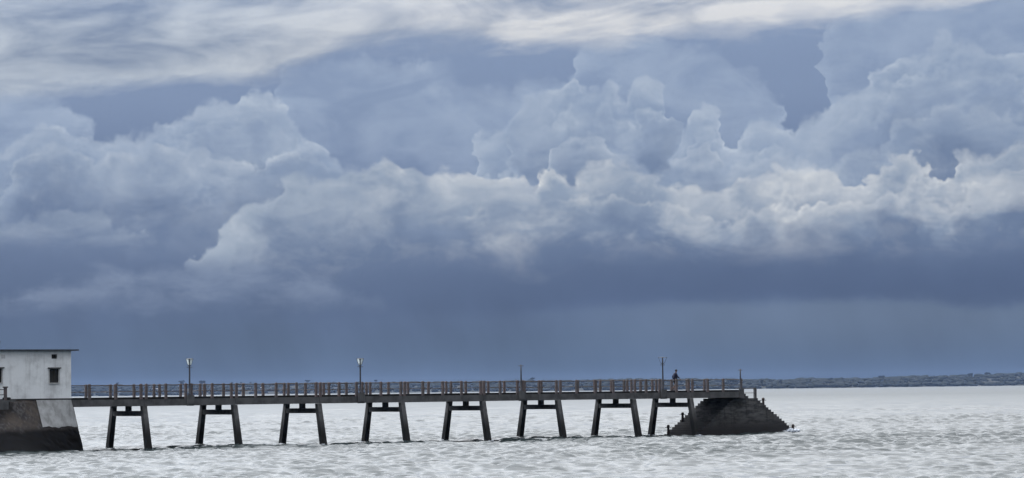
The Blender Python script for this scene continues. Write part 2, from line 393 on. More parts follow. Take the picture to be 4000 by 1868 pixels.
def obj(name, bm, mat, parent=None, smooth=False):
    if isinstance(bm, bmesh.types.BMesh):
        bmesh.ops.recalc_face_normals(bm, faces=bm.faces)
        me = bpy.data.meshes.new(name); bm.to_mesh(me); bm.free()
    else:
        me = bm
    if mat is not None and not me.materials: me.materials.append(mat)
    if smooth: me.polygons.foreach_set('use_smooth', [True] * len(me.polygons))
    o = bpy.data.objects.new(name, me); COL.objects.link(o)
    if parent: o.parent = parent
    return o


def tag(o, label=None, cat=None, group=None, kind=None):
    for k, v in (('label', label), ('category', cat), ('group', group), ('kind', kind)):
        if v: o[k] = v
    return o


def thing(name, label, cat, loc=(0, 0, 0), rz=0.0, group=None):
    o = bpy.data.objects.new(name, None); COL.objects.link(o)
    o.location = loc; o.rotation_euler = (0, 0, rz); o.empty_display_size = 0.3
    return tag(o, label, cat, group)


def B(): return bmesh.new()


# the jetty's own axes: x along the deck away from the land, y across it (0 = the side nearest the viewer)
J0 = Vector((-31.7, 203.7, 0)); JD = Vector((0.8045, 0.594, 0)).normalized(); JN = Vector((-JD.y, JD.x, 0))
JR = math.atan2(JD.y, JD.x)
def on_jetty(t, n, z): return J0 + JD * t + JN * n + Vector((0, 0, z))


# ------------------------------------------------------------------ the sea: one sheet to the horizon, real chop where it is seen
def build_sea():
    rng = np.random.default_rng(5)
    fine = np.linspace(R(-12.4), R(12.4), 480)
    rest = np.linspace(R(12.4), R(347.6), 50)[1:-1]
    ang = np.concatenate([fine, rest])
    rad = [1.5]
    while rad[-1] < 110: rad.append(rad[-1] * 1.18)
    rad[-1] = 110.0
    while rad[-1] < 600: rad.append(rad[-1] + 0.24 * max(1.0, rad[-1] / 200))
    while rad[-1] < 3000: rad.append(rad[-1] + 0.72 * (rad[-1] / 600) ** 2)
    while rad[-1] < 14000: rad.append(rad[-1] * 1.09)
    rad = np.array(rad); dr = np.gradient(rad)
    nA, nR = len(ang), len(rad)
    A, Rr = np.meshgrid(ang, rad); x = Rr * np.sin(A); y = Rr * np.cos(A)
    z = np.zeros_like(x); ox = np.zeros_like(x); oy = np.zeros_like(x)
    wedge = np.ones(nA); wedge[480:] = 0
    step = np.maximum(dr[:, None], Rr * 0.0005)
    # gusts: patches of rougher and calmer water
    gust = 1.0 + 0.28 * np.sin(x * 0.05 + 1.3 + 0.8 * np.sin(y * 0.021)) * np.sin(y * 0.033 + 0.5) + 0.15 * np.sin(x * 0.13 - y * 0.07)
    lost = np.zeros_like(x)
    fade = wedge[None, :] * np.clip((Rr - 108) / 6, 0, 1)

    def sea_state(n, lo, hi, spread, power):
        zz = np.zeros_like(x); var = 0.0
        lam = lo * (hi / lo) ** rng.random(n); th = R(-100) + rng.normal(0, R(spread), n); ph = rng.random(n) * 6.2832
        for l, t, p0 in zip(lam, th, ph):
            k = 6.2832 / l; a = l ** power
            f = np.clip((l / step - 2.0) / 2.0, 0, 1)
            zz += a * f * np.sin(k * (math.cos(t) * x + math.sin(t) * y) + p0); var += a * a / 2
        return zz / math.sqrt(var)

    u = sea_state(110, 0.6, 1.9, 26, 0.6)               # wind sea running towards the viewer
    v = sea_state(60, 2.2, 9.0, 28, 0.6)                # longer waves under it
    w = sea_state(24, 9.0, 30.0, 35, 0.8)              # low swell, sets where the crests group
    peak = np.exp(CREST * u + 0.25 * w) - np.exp(CREST ** 2 / 2)
    peak = np.where(peak > 0, 1.7 * np.tanh(peak / 1.7), peak)
    open_water = WAVELET_H + 0.065 * np.clip((Rr - 230) / 260, 0, 1)      # larger seas offshore of the jetty
    peak2 = np.exp(0.6 * v + 0.3 * w) - 1.2
    z = (WAVE_H * peak * gust + open_water * np.where(peak2 > 0, 1.9 * np.tanh(peak2 / 1.9), peak2) + 0.03 * w) * fade
    z = np.clip(z, -0.20, 0.50)
    lost = 0.0009 + 0.018 * np.clip((step - 0.3) / 3.0, 0, 1) + 0.0 * x
    g = 0.0
    co = np.stack([x + ox * g, y + oy * g, z + SEA], -1).reshape(-1, 3)
    i = np.arange(nR - 1)[:, None] * nA; j = np.arange(nA)[None, :]; j2 = (j + 1) % nA
    q = np.stack([i + j, i + nA + j, i + nA + j2, i + j2], -1).reshape(-1, 4)[:, ::-1]
    # close the middle under the viewer
    centre = len(co); co = np.vstack([co, [[0, 0, SEA]]])
    me = bpy.data.meshes.new('sea')
    nq = len(q); tri = np.stack([np.full(nA, centre), np.arange(nA), (np.arange(nA) + 1) % nA], -1)[:, ::-1]
    loops = np.concatenate([q.ravel(), tri.ravel()]).astype(np.int32)
    starts = np.concatenate([np.arange(nq) * 4, nq * 4 + np.arange(nA) * 3]).astype(np.int32)
    tot = np.concatenate([np.full(nq, 4), np.full(nA, 3)]).astype(np.int32)
    me.vertices.add(len(co)); me.vertices.foreach_set('co', co.ravel())
    me.loops.add(len(loops)); me.loops.foreach_set('vertex_index', loops)
    me.polygons.add(len(starts)); me.polygons.foreach_set('loop_start', starts); me.polygons.foreach_set('loop_total', tot)
    me.update(calc_edges=True); me.validate()
    me.polygons.foreach_set('use_smooth', [True] * len(me.polygons))
    me.materials.append(M['water'])
    at = me.attributes.new('chop', 'FLOAT', 'POINT')       # slope of the wavelets too fine for the mesh
    lost = np.where(Rr < 109, 0.024, lost); lost[:, 480:] = 0.024
    at.data.foreach_set('value', np.concatenate([lost.ravel(), [0.02]]).astype(np.float32))
    o = bpy.data.objects.new('sea', me); COL.objects.link(o)
    tag(o, 'choppy silver grey sea around the jetty', None, None, 'structure')


WAVE_H, CREST, WAVELET_H = 0.098, 0.66, 0.012
build_sea()

# ------------------------------------------------------------------ far shore
def shore_r(azd):      # distance of the waterline by azimuth
    return float(np.interp(azd, [-30, -12, -4, 3, 6, 10.5, 16, 30], [9200, 8600, 7800, 7000, 7000, 8600, 10200, 11500]))


def shore_h(azd):      # height of the ridge behind it
    w = 2.2 * math.sin(azd * 3.1 + 1) + 1.4 * math.sin(azd * 7.7) + 0.8 * math.sin(azd * 17.3 + 2)
    return float(np.interp(azd, [-30, -12, -4, 3, 5, 6.5, 8, 9.5, 10.5, 16, 30], [32, 29, 27, 25, 21, 20, 26, 32, 36, 44, 40])) + w * 0.5


def land_z(azd, s):    # s = metres inland
    h = shore_h(azd)
    if s < 40: return -1.5 + s * 0.06
    return 0.9 + (h - 0.9) * min(1, (s - 40) / 1200) ** 0.75 if s <= 1300 else h - (s - 1300) * 0.004


def build_shore():
    bm = B(); azs = np.linspace(-30, 30, 241); ss = [-20, 0, 40, 120, 300, 600, 900, 1240, 1700, 2400]
    g = []
    for a in azs:
        r0 = shore_r(a) + 25 * math.sin(a * 5.3); row = []
        for s in ss:
            r = r0 + s; row.append(bm.verts.new((r * math.sin(R(a)), r * math.cos(R(a)), land_z(a, s) + SEA)))
        g.append(row)
    for a, b in zip(g, g[1:]):
        for i in range(len(ss) - 1): bm.faces.new((a[i], b[i], b[i + 1], a[i + 1]))
    tag(obj('far_shore', bm, M['land'], smooth=True), 'low hazy far shore across the water', None, None, 'structure')


def lump(rng, co, fa, base, c, rx, ry, rz):
    """one ragged tree mass: a 42-point ball pushed in and out"""
    k = 1 + rng.uniform(-0.20, 0.20, (len(ICO_V), 1))
    v = ICO_V * k * np.array([rx, ry, rz]) + np.array(c)
    co.append(v); fa.append(ICO_F + base[0]); base[0] += len(v)


_b = B(); bmesh.ops.create_icosphere(_b, subdivisions=2, radius=1.0)
ICO_V = np.array([v.co[:] for v in _b.verts]); _b.verts.index_update()
ICO_F = np.array([[v.index for v in f.verts] for f in _b.faces]); _b.free()


def build_forest():
    rng = np.random.default_rng(11); co, fa, base = [], [], [0]
    for s_lo, s_hi, n in ((30, 120, 900), (200, 700, 900), (800, 1300, 1500)):
        for _ in range(n):
            a = rng.uniform(-17, 17); s = rng.uniform(s_lo, s_hi)
            if s < 150 and a < 3 and rng.random() < 0.5: continue
            r = shore_r(a) + 25 * math.sin(a * 5.3) + s; h = rng.uniform(6, 9.5); w = h * rng.uniform(1.0, 2.0)
            lump(rng, co, fa, base, (r * math.sin(R(a)), r * math.cos(R(a)), land_z(a, s) + SEA + h * 0.40), w, w, h * 0.62)
    me = bpy.data.meshes.new('far_woodland'); me.from_pydata(np.vstack(co).tolist(), [], np.vstack(fa).tolist()); me.materials.append(M['leaf'])
    me.polygons.foreach_set('use_smooth', [True] * len(me.polygons))
    o = bpy.data.objects.new('far_woodland', me); COL.objects.link(o)
    tag(o, 'hazy dark woodland covering the far shore', None, None, 'stuff')


def far_tree(azd, s, h, w, label, flat=0.5, seed=0, palm=False):
    rng = np.random.default_rng(100 + seed); a = azd; h *= 1.25; w *= 1.35
    r = shore_r(a) + 25 * math.sin(a * 5.3) + s
    o = thing('far_tree', label, 'tree', (r * math.sin(R(a)), r * math.cos(R(a)), land_z(a, s) + SEA - 0.3), rng.uniform(0, 6), 'tall trees standing out on the far shore')
    bm = B(); tube(bm, (0, 0, 0), (0.3, 0, h * 0.72), h * 0.030 + 0.1, h * 0.014 + 0.05, 7)
    if not palm:
        for q in range(6):
            g = q * 1.05 + rng.uniform(-.3, .3); z0 = h * rng.uniform(0.4, 0.6)
            tube(bm, (0.2, 0, z0), (w * 0.36 * math.cos(g), w * 0.36 * math.sin(g), h * rng.uniform(0.68, 0.86)), h * 0.014, h * 0.005, 5)
    obj('trunk', bm, M['bark'], o)
    vs, fs = [], []
    def leaf(c, sz):
        d = rng.normal(size=3); d /= np.linalg.norm(d); e = np.cross(d, rng.normal(size=3)); e /= np.linalg.norm(e)
        k = len(vs); c = np.array(c)
        vs.extend([c - d * sz, c + e * sz * .7, c + d * sz, c - e * sz * .7]); fs.append((k, k + 1, k + 2, k + 3))
    if palm:
        for q in range(14):
            g = q * 2.4; up = rng.uniform(-0.1, 0.55)
            for u in np.linspace(0.08, 1, 14):
                R_ = w * 0.5 * u; zz = h * 0.72 + w * 0.5 * (up * u - 0.75 * u * u) + .3
                for _ in range(3): leaf((0.3 + R_ * math.cos(g) + rng.normal(0, .12), R_ * math.sin(g) + rng.normal(0, .12), zz), 0.55)
    else:
        lobes = [(rng.uniform(-.36, .36) * w, rng.uniform(-.36, .36) * w, h * (1 - flat * rng.uniform(0.2, 0.75)), w * rng.uniform(.13, .25)) for _ in range(13)]
        for (lx, ly, lz, lr) in lobes:
            for _ in range(75):
                p = rng.normal(size=3); p *= lr * rng.uniform(.45, 1.0) / np.linalg.norm(p)
                leaf((lx + p[0], ly + p[1], lz + p[2] * min(1.0, flat * 1.3)), rng.uniform(.5, 1.0) * w / 14)
    me = bpy.data.meshes.new('crown'); me.from_pydata([tuple(v) for v in vs], [], fs); me.materials.append(M['leaf'])
    c = bpy.data.objects.new('crown', me); COL.objects.link(c); c.parent = o


def far_house(azd, s, w, hgt, label, tin=True):
    a = azd; w *= 1.35; hgt *= 1.25; r = shore_r(a) + 25 * math.sin(a * 5.3) + s; z = land_z(a, s) + SEA
    o = thing('far_house', label, 'house', (r * math.sin(R(a)), r * math.cos(R(a)), z - 0.4), R(-a) + 0.15, 'houses among trees on the far shore')
    d = 7.0; bm = B(); box(bm, -w / 2, w / 2, 0, d, 0, hgt + .4); obj('wall', bm, M['plaster'], o)
    bm = B(); loft(bm, [[(-w / 2 - .5, -.6, hgt + .4), (-w / 2 - .5, d + .6, hgt + .4), (-w / 2 - .5, d / 2, hgt + 1.9)], [(w / 2 + .5, -.6, hgt + .4), (w / 2 + .5, d + .6, hgt + .4), (w / 2 + .5, d / 2, hgt + 1.9)]])
    obj('roof', bm, M['tin'], o)
    n = max(2, int(w / 4))
    for i in range(n):
        x = -w / 2 + (i + .5) * w / n; bm = B()
        if i == n // 2: box(bm, x - .5, x + .5, -.05, .05, .4, 2.5); obj('door', bm, M['shutter'], o)
        else: box(bm, x - .6, x + .6, -.05, .05, 1.4, 2.6); obj('window', bm, M['shutter'], o)


build_shore(); build_forest()
far_tree(-6.72, 1180, 18.5, 15, 'tallest round-headed tree on the far shore, just left of the lamp nearest the hut', 0.55, 1)
far_tree(-6.30, 1180, 15.5, 17, 'broad low tree right behind the lamp post nearest the hut', 0.5, 2)
far_tree(-5.70, 1180, 13.5, 5, 'first slim palm to the right of the lamp nearest the hut', 0.5, 3, True)
far_tree(-5.52, 1180, 13.0, 5, 'second slim palm right of the lamp nearest the hut', 0.5, 4, True)
far_tree(-5.33, 1180, 14.5, 5, 'third slim palm right of the lamp nearest the hut', 0.5, 5, True)
far_tree(-4.18, 1180, 14.0, 12, 'flat-topped tree showing above the rail over the third trestle', 0.3, 6)
far_tree(-2.80, 1180, 14.0, 9, 'small flat tree just right of the second glazed lamp', 0.3, 7)
far_tree(-8.00, 1180, 13.5, 7, 'small bushy tree above the rail over the first trestle', 0.6, 8)
far_tree(-8.55, 1180, 12.5, 5, 'leftmost small palm above the rail near the hut', 0.6, 9, True)
far_tree(0.38, 1180, 13.0, 10, 'low domed tree between the lamp without lantern and the person', 0.4, 10)
far_tree(4.45, 120, 16.0, 17, 'wide flat-topped tree left of the pole at the jetty end', 0.3, 11)
far_tree(5.02, 160, 17.0, 7, 'narrow upright tree just right of the pole at the jetty end', 0.8, 12)
far_tree(5.40, 160, 16.0, 8, 'second upright tree right of the pole at the jetty end', 0.7, 13)
far_tree(6.42, 900, 10.0, 10, 'small domed tree on the ridge above the landing steps', 0.5, 14)
far_tree(7.43, 1100, 11.5, 15, 'domed tree standing highest on the middle of the right ridge', 0.5, 15)
far_tree(9.20, 1150, 11.0, 13, 'left one of the two domed trees on the far right ridge', 0.5, 16)
far_tree(9.53, 1150, 12.0, 17, 'right and wider one of the two domed trees on the far right ridge', 0.4, 17)
far_house(-7.28, 520, 19, 4.0, 'long pale house seen through the rail left of the first lamp')
far_house(-6.98, 640, 10, 3.6, 'small pale house between the long house and the first lamp')
far_house(-6.17, 560, 16, 3.8, 'pale house seen through the rail right of the first lamp')
far_house(-5.77, 340, 14, 3.6, 'low pale house close to the water over the second trestle')
far_house(-5.15, 560, 9, 3.8, 'small pale house, left of a pair over the third trestle')
far_house(-4.95, 620, 8, 3.8, 'small pale house, right of a pair over the third trestle')
far_house(0.45, 560, 9, 3.6, 'pale house seen through the rail right of the bare pole')


def far_boat(azd, off):
    r = shore_r(azd) - off
    o = thing('far_boat', 'tiny white boat at the water edge of the far right shore', 'boat', (r * math.sin(R(azd)), r * math.cos(R(azd)), SEA + .1), R(-azd))
    bm = B(); n = 9; rings = []
    for i in range(n):
        u = i / (n - 1); x = -5.5 + 11 * u; wd = 1.7 * math.sin(math.pi * min(1, u * .78 + .22)) ** .6 + .05; sh = .5 * u * u
        rings.append([(x, -wd * .5, -.5), (x, wd * .5, -.5), (x, wd, 1.1 + sh), (x, -wd, 1.1 + sh)])
    loft(bm, rings); obj('hull', bm, M['boat'], o)
    bm = B(); loft(bm, [rect(-2.6, 1.2, -1.1, 1.1, 1.1), rect(-2.4, .5, -1.0, 1.0, 2.9)]); cb = obj('cabin', bm, M['boat'], o)
    for x in (-1.9, -.7):
        bm = B(); box(bm, x - .4, x + .4, -1.12, -1.02, 1.8, 2.5); obj('window', bm, M['shutter'], cb)
    bm = B(); tube(bm, (-.8, 0, 2.9), (-.8, 0, 5.2), .05, .03, 6); obj('mast', bm, M['boat'], o)


far_boat(9.37, 150)

# ------------------------------------------------------------------ the jetty
jetty = thing('jetty', 'long concrete jetty on splayed trestle legs with worn red railing posts', 'jetty', J0, JR)
BENT = [5.72, 13.42, 20.90, 28.62, 36.42, 44.00, 51.85, 58.05]
edges = [-0.28] + BENT + [63.78]
rj = random.Random(3)
for a, b in zip(edges, edges[1:]):
    for y0, y1 in ((0.0, 0.30), (2.33, 2.63), (4.65, 4.95)):
        bm = B(); dz = rj.uniform(-.008, .008); box(bm, a + .012, b - .012, y0 + rj.uniform(0, .006), y1, 3.06 + dz, 3.565 + dz); obj('girder', bm, M['girder'], jetty)
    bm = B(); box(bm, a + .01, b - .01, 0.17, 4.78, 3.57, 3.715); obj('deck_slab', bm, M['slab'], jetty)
# trestles: crosshead with two splayed legs and the short stub that carries the middle girder
bm = B(); box(bm, -.17, .17, .36, 4.59, 2.32, 2.70); crosshead_me = obj('trestle', bm, M['leg'], jetty)
def leg_mesh(side):
    bm = B()
    f = lambda y0, y1, h, z: rect(-h, h, *((y0, y1) if side < 0 else (4.95 - y1, 4.95 - y0)), z)
    loft(bm, [f(-1.20, -.72, .22, SEA - 2.0), f(-.74, -.28, .21, SEA), f(-.08, .33, .185, 2.72), f(-.02, .37, .18, 3.055)])
    return bm
near_leg = obj('leg', leg_mesh(-1), M['leg'], crosshead_me); far_leg = obj('leg', leg_mesh(1), M['leg'], crosshead_me)
bm = B(); box(bm, -.165, .165, 2.28, 2.68, 2.702, 3.055); stub = obj('stub', bm, M['leg'], crosshead_me)
for i, t in enumerate(BENT):
    if i == 0: o = crosshead_me
    else:
        o = crosshead_me.copy(); COL.objects.link(o); o.parent = jetty
        for ch in (near_leg, far_leg, stub):
            c = ch.copy(); COL.objects.link(c); c.parent = o
    o.location = (t, 0, 0)
# tie beam awash between the legs
for a, b in zip(edges[0:-2], edges[1:-1]):
    bm = B(); box(bm, a + (.9 if a < 0 else .24), b - .24, -.72, -.45, SEA - .45, SEA + .06); obj('tie_beam', bm, M['leg'], jetty)
# railing posts and rails, both sides
NEAR = [1.25, 3.40, 5.50, 5.86, 7.57, 9.20, 9.72, 11.45, 13.20, 13.56, 15.30, 17.04, 18.87, 20.66, 21.02, 22.69, 24.34, 24.88, 26.58, 28.45, 28.81,
        30.52, 32.49, 34.32, 36.21, 36.57, 38.13, 39.86, 40.36, 42.06, 43.80, 44.16, 45.89, 47.81, 49.72, 51.62, 52.0, 53.21, 54.66, 55.05, 56.45, 57.78, 58.18, 59.92, 61.69, 63.62]
bm = B(); loft(bm, [rect(-.09, .09, -.08, .08, 3.555), rect(-.085, .085, -.075, .075, 4.66), rect(-.05, .05, -.05, .05, 4.70)]); post_me = obj('railing_post', bm, M['post'], jetty).data
post0 = bpy.data.objects['railing_post']
bm = B(); tube(bm, (0, 0, 0), (1, 0, 0), .028, n=7); top_me = obj('rail', bm, M['rail'], jetty).data; rail0 = bpy.data.objects['rail']
first = True
for row, y in ((0, .082), (1, 4.85)):
    ts = NEAR if row == 0 else NEAR[:-1] + [63.62]
    for i, t in enumerate(ts):
        if first: p = post0
        else: p = post0.copy(); COL.objects.link(p); p.parent = jetty
        p.location = (t + (rj.uniform(-.03, .03) if row else 0), y, 0); p.rotation_euler = (R(rj.uniform(-.6, .6)), R(rj.uniform(-.8, .8)), R(rj.uniform(-2, 2)))
        p.location.z = rj.uniform(-.006, .004); p.scale = (rj.uniform(.95, 1.1), 1, 1)
        if i + 1 < len(ts) and ts[i + 1] - t > .45 or i == 0:
            spans = [(t + .075, ts[i + 1] - .075)] + ([(-.25, t - .075)] if i == 0 else [])
            for a, b in spans:
                for z, k in ((4.60, 1.0), (4.13, .8)):
                    if first: r = rail0; first = False
                    else: r = rail0.copy(); COL.objects.link(r); r.parent = jetty
                    r.location = (a, y, z + rj.uniform(-.012, .012)); r.scale = (b - a, k, k); r.rotation_euler = (0, R(rj.uniform(-.25, .25)), 0)
        first = False
# brackets that carry the lamps
LAMPS = [(9.44, 6.53, 'glazed'), (24.58, 6.50, 'glazed'), (40.08, 5.96, 'bare'), (54.87, 6.52, 'frame'), (63.45, 5.50, 'bare')]
for t, _, _ in LAMPS[:-1]:
    bm = B(); loft(bm, [rect(t - .20, t + .34, -.16, .02, 3.03), rect(t - .20, t + .34, -.22, .02, 3.2), rect(t - .20, t + .34, -.22, .02, 3.82)]); obj('lamp_bracket', bm, M['girder'], jetty)
bm = B(); box(bm, 63.35, 63.9, -.05, .05 - .052, 3.04, 3.9); obj('end_pilaster', bm, M['girder'], jetty)
for i in range(3):
    bm = B(); box(bm, 63.79 + i * .28, 64.07 + i * .28, .25, 4.6, 2.99, 3.60 - i * .2 - .02); obj('deck_step', bm, M['block'], jetty)

# ------------------------------------------------------------------ pierhead landing with steps at both ends
head = thing('landing_block', 'dark stepped masonry landing block at the seaward end of the jetty', 'landing', J0, JR)
rb = random.Random(8)
for i in range(18):
    z1 = 2.985 - i * .20; bm = B()
    y0 = .80 + rb.uniform(-.012, .012) - i * .012
    box(bm, 63.30 - i * .283 + rb.uniform(-.03, .03), 66.22 + i * .288 + rb.uniform(-.03, .03), y0, 4.7 + i * .012, z1 - .199, z1)
    obj('stair_course', bm, M['block'], head)
bm = B(); loft(bm, [rect(65.98, 66.18, .92, 1.12, 2.98), rect(65.98, 66.18, .92, 1.12, 3.88)]); obj('railing_post', bm, M['girder'], head)
for z in (3.84, 3.44):
    bm = B(); tube(bm, (63.8, 1.02, z), (65.98, 1.02, z), .03 if z > 3.6 else .022, n=7); obj('rail', bm, M['rail'], head)

def mooring(t, n, z, h, label):
    o = thing('mooring_post', label, 'mooring post', on_jetty(t, n, z), JR, 'iron mooring posts on the landing steps')
    bm = B(); lathe(bm, [(.13, -.25), (.12, .0), (.10, h * .55), (.125, h * .7), (.135, h * .85), (.10, h * .96), (.03, h)], 12); obj('post', bm, M['iron'], o, True)
    bm = B(); tube(bm, (-.34, 0, h * .62), (.34, 0, h * .62), .025, n=7); obj('crossbar', bm, M['iron'], o)

mooring(60.72, 4.40, 1.28, .56, 'upper iron mooring post on the landward steps under the jetty')
mooring(59.10, 4.40, .18, .62, 'lowest iron mooring post at the landward foot of the landing')
mooring(67.03, 1.05, 2.42, .60, 'upper iron mooring post on the seaward steps')
mooring(70.44, 1.05, .02, .66, 'lowest iron mooring post at the seaward foot, in the splash')

# splash at the seaward foot
def splash():
    rng = np.random.default_rng(4); co, fa, base = [], [], [0]
    for i in range(34):
        u = rng.random(); t = 68.2 + 2.2 * u; h = .40 * math.exp(-((u - .72) / .28) ** 2)
        p = on_jetty(t, .50 + rng.uniform(-.2, .12), SEA + rng.uniform(0, .05) + h * rng.uniform(.2, 1)); r = rng.uniform(.06, .2)
        lump(rng, co, fa, base, p, r * 1.3, r, r * .7)
    for i in range(90):
        u = rng.random(); t = 68.8 + 1.9 * u
        p = on_jetty(t, .5 + rng.uniform(-.3, .1), SEA + .05 + abs(rng.normal(0, .22))); r = rng.uniform(.008, .022)
        lump(rng, co, fa, base, p, r, r, r)
    for t in BENT:                                     # a little wash round the legs
        for n0 in (-.52, 5.45):
            for i in range(7):
                p = on_jetty(t + rng.normal(0, .30), n0 + rng.normal(0, .28), SEA + rng.uniform(-.02, .05)); r = rng.uniform(.05, .13)
                lump(rng, co, fa, base, p, r * 1.8, r, r * .35)
    me = bpy.data.meshes.new('sea_foam'); me.from_pydata(np.vstack(co).tolist(), [], np.vstack(fa).tolist()); me.materials.append(M['foam'])
    me.polygons.foreach_set('use_smooth', [True] * len(me.polygons))
    o = bpy.data.objects.new('sea_foam', me); COL.objects.link(o); tag(o, 'white splash and wash where waves meet the landing and the legs', None, None, 'stuff')
splash()

# ------------------------------------------------------------------ lamps
def lamp(t, top, style, label):
    o = thing('lamp_post', label, 'lamp post', on_jetty(t, -.10, 3.82 if style != 'bare' or t < 60 else 3.70), JR, 'lamp posts along the jetty')
    h = top - o.location.z
    pole_top = h - .02 if style != 'bare' else h
    bm = B(); lathe(bm, [(.10, 0), (.10, .05), (.075, .09), (.066, .8), (.055, pole_top - .5), (.050, pole_top)], 10); obj('pole', bm, M['lamp'], o, True)
    arm = (h - .64) if style != 'bare' else h - .10
    bm = B(); tube(bm, (-.24, 0, arm), (.24, 0, arm), .026, n=7); obj('ladder_bar', bm, M['lamp'], o)
    if style == 'bare': return
    zt, zb, a, c = h - .03, h - .48, *((.195, .085) if style == 'glazed' else (.25, .11))
    bm = B()
    for sx, sy in ((1, 1), (1, -1), (-1, 1), (-1, -1)): tube(bm, (sx * c, sy * c, zb), (sx * a, sy * a, zt), .013, n=6)
    L = obj('lantern', bm, M['lamp'], o)
    bm = B(); loft(bm, [rect(-a - .02, a + .02, -a - .02, a + .02, zt), rect(-a - .02, a + .02, -a - .02, a + .02, zt + .025), rect(-.10, .10, -.10, .10, zt + .045)]); obj('lantern_cap', bm, M['lamp'], L)
    bm = B(); loft(bm, [rect(-.06, .06, -.06, .06, zb - .06), rect(-c - .01, c + .01, -c - .01, c + .01, zb - .02), rect(-c - .01, c + .01, -c - .01, c + .01, zb)]); obj('lantern_base', bm, M['lamp'], L)
    if style == 'glazed':
        for sx, sy in ((1, 0), (-1, 0), (0, 1), (0, -1)):
            bm = B(); k = .97
            if sx: P = [(sx * c * k, -c * .9, zb + .01), (sx * c * k, c * .9, zb + .01), (sx * a * k, a * .92, zt - .01), (sx * a * k, -a * .92, zt - .01)]
            else: P = [(-c * .9, sy * c * k, zb + .01), (c * .9, sy * c * k, zb + .01), (a * .92, sy * a * k, zt - .01), (-a * .92, sy * a * k, zt - .01)]
            off = Vector((sx * .006, sy * .006, 0))
            loft(bm, [[tuple(Vector(p)) for p in P], [tuple(Vector(p) - off) for p in P]]); obj('pane', bm, M['glass'] if sx > 0 or sy > 0 else M['clear'], L)

for (t, z, st), lb in zip(LAMPS, ('glazed lantern lamp post nearest the white hut', 'second glazed lantern lamp post, over the fourth trestle',
                                  'lamp pole that lost its lantern, in the middle of the jetty', 'lamp post with empty lantern frame beside the person',
                                  'short bare pole with crossbar at the seaward end of the deck')):
    lamp(t, z, st, lb)

# ------------------------------------------------------------------ hut on its quay wall
hut = thing('hut', 'white limewashed flat-roofed hut at the landward end of the jetty', 'hut', J0, JR)
def holed_wall(x0, x1, z0, z1, y0, y1, holes):
    xs = sorted({x0, x1, *[h[0] for h in holes], *[h[1] for h in holes]}); zs = sorted({z0, z1, *[h[2] for h in holes], *[h[3] for h in holes]})
    solid = lambda i, j: 0 <= i < len(xs) - 1 and 0 <= j < len(zs) - 1 and not any(h[0] <= xs[i] < h[1] and h[2] <= zs[j] < h[3] for h in holes)
    bm = B(); V = {}
    def v(i, y, j):
        k = (i, y, j)
        if k not in V: V[k] = bm.verts.new((xs[i], y, zs[j]))
        return V[k]
    for i in range(len(xs) - 1):
        for j in range(len(zs) - 1):
            if not solid(i, j): continue
            for y in (y0, y1): bm.faces.new((v(i, y, j), v(i + 1, y, j), v(i + 1, y, j + 1), v(i, y, j + 1)))
            if not solid(i - 1, j): bm.faces.new((v(i, y0, j), v(i, y1, j), v(i, y1, j + 1), v(i, y0, j + 1)))
            if not solid(i + 1, j): bm.faces.new((v(i + 1, y0, j), v(i + 1, y1, j), v(i + 1, y1, j + 1), v(i + 1, y0, j + 1)))
            if not solid(i, j - 1): bm.faces.new((v(i, y0, j), v(i + 1, y0, j), v(i + 1, y1, j), v(i, y1, j)))
            if not solid(i, j + 1): bm.faces.new((v(i, y0, j + 1), v(i + 1, y0, j + 1), v(i + 1, y1, j + 1), v(i, y1, j + 1)))
    return bm
WIN = [(-2.02, -1.28, 4.82, 5.83), (-6.51, -5.77, 4.86, 5.87), (-11.0, -10.26, 4.86, 5.87)]
VENT = [(-1.85, -1.40, 6.55, 6.87), (-6.45, -6.0, 6.55, 6.87)]
obj('wall', holed_wall(-13.0, -.29, 3.66, 7.12, 0.02, .27, WIN + VENT), M['wall'], hut)
for nm, b in (('side_wall', (-.54, -.295, .272, 4.4, 3.66, 7.12)), ('side_wall', (-12.995, -12.75, .272, 4.4, 3.66, 7.12)), ('back_wall', (-13.0, -.29, 4.402, 4.65, 3.66, 7.12))):
    bm = B(); box(bm, *b); obj(nm, bm, M['wall'], hut)
bm = B(); loft(bm, [rect(-13.4, .20, -.26, 4.95, 7.122), rect(-13.4, .20, -.26, 4.95, 7.215)]); rf = obj('roof', bm, M['roof'], hut)
bm = B(); tube(bm, (-5.95, .3, 7.2), (-5.72, .3, 7.85), .02, .008, 6); obj('aerial', bm, M['iron'], rf)
for (x0, x1, z0, z1) in WIN:
    bm = B()
    for a, b in ((x0 + .01, (x0 + x1) / 2 - .01), ((x0 + x1) / 2 + .01, x1 - .01)): box(bm, a, b, .15, .19, z0 + .01, z1 - .01)
    w = obj('window', bm, M['shutter'], hut)
    bm = B()
    for a, b, c, d in ((x0 + .002, x0 + .05, z0 + .002, z1 - .002), (x1 - .05, x1 - .002, z0 + .002, z1 - .002), (x0 + .05, x1 - .05, z0 + .002, z0 + .05), (x0 + .05, x1 - .05, z1 - .05, z1 - .002)): box(bm, a, b, .08, .148, c, d)
    obj('frame', bm, M['shutter'], w)
    bm = B(); box(bm, x0 - .14, x1 + .14, -.12, .018, z1 + .01, z1 + .09); obj('lintel', bm, M['lintel'], w)
    bm = B(); box(bm, x0 - .06, x1 + .06, -.05, .018, z0 - .07, z0 - .005); obj('sill', bm, M['sill'], w)
    for a, b in ((x0 - .07, x0 - .005), (x1 + .005, x1 + .07)):
        bm = B(); box(bm, a, b, -.012, .018, z0, z1 + .005); obj('surround', bm, M['sill'], w)
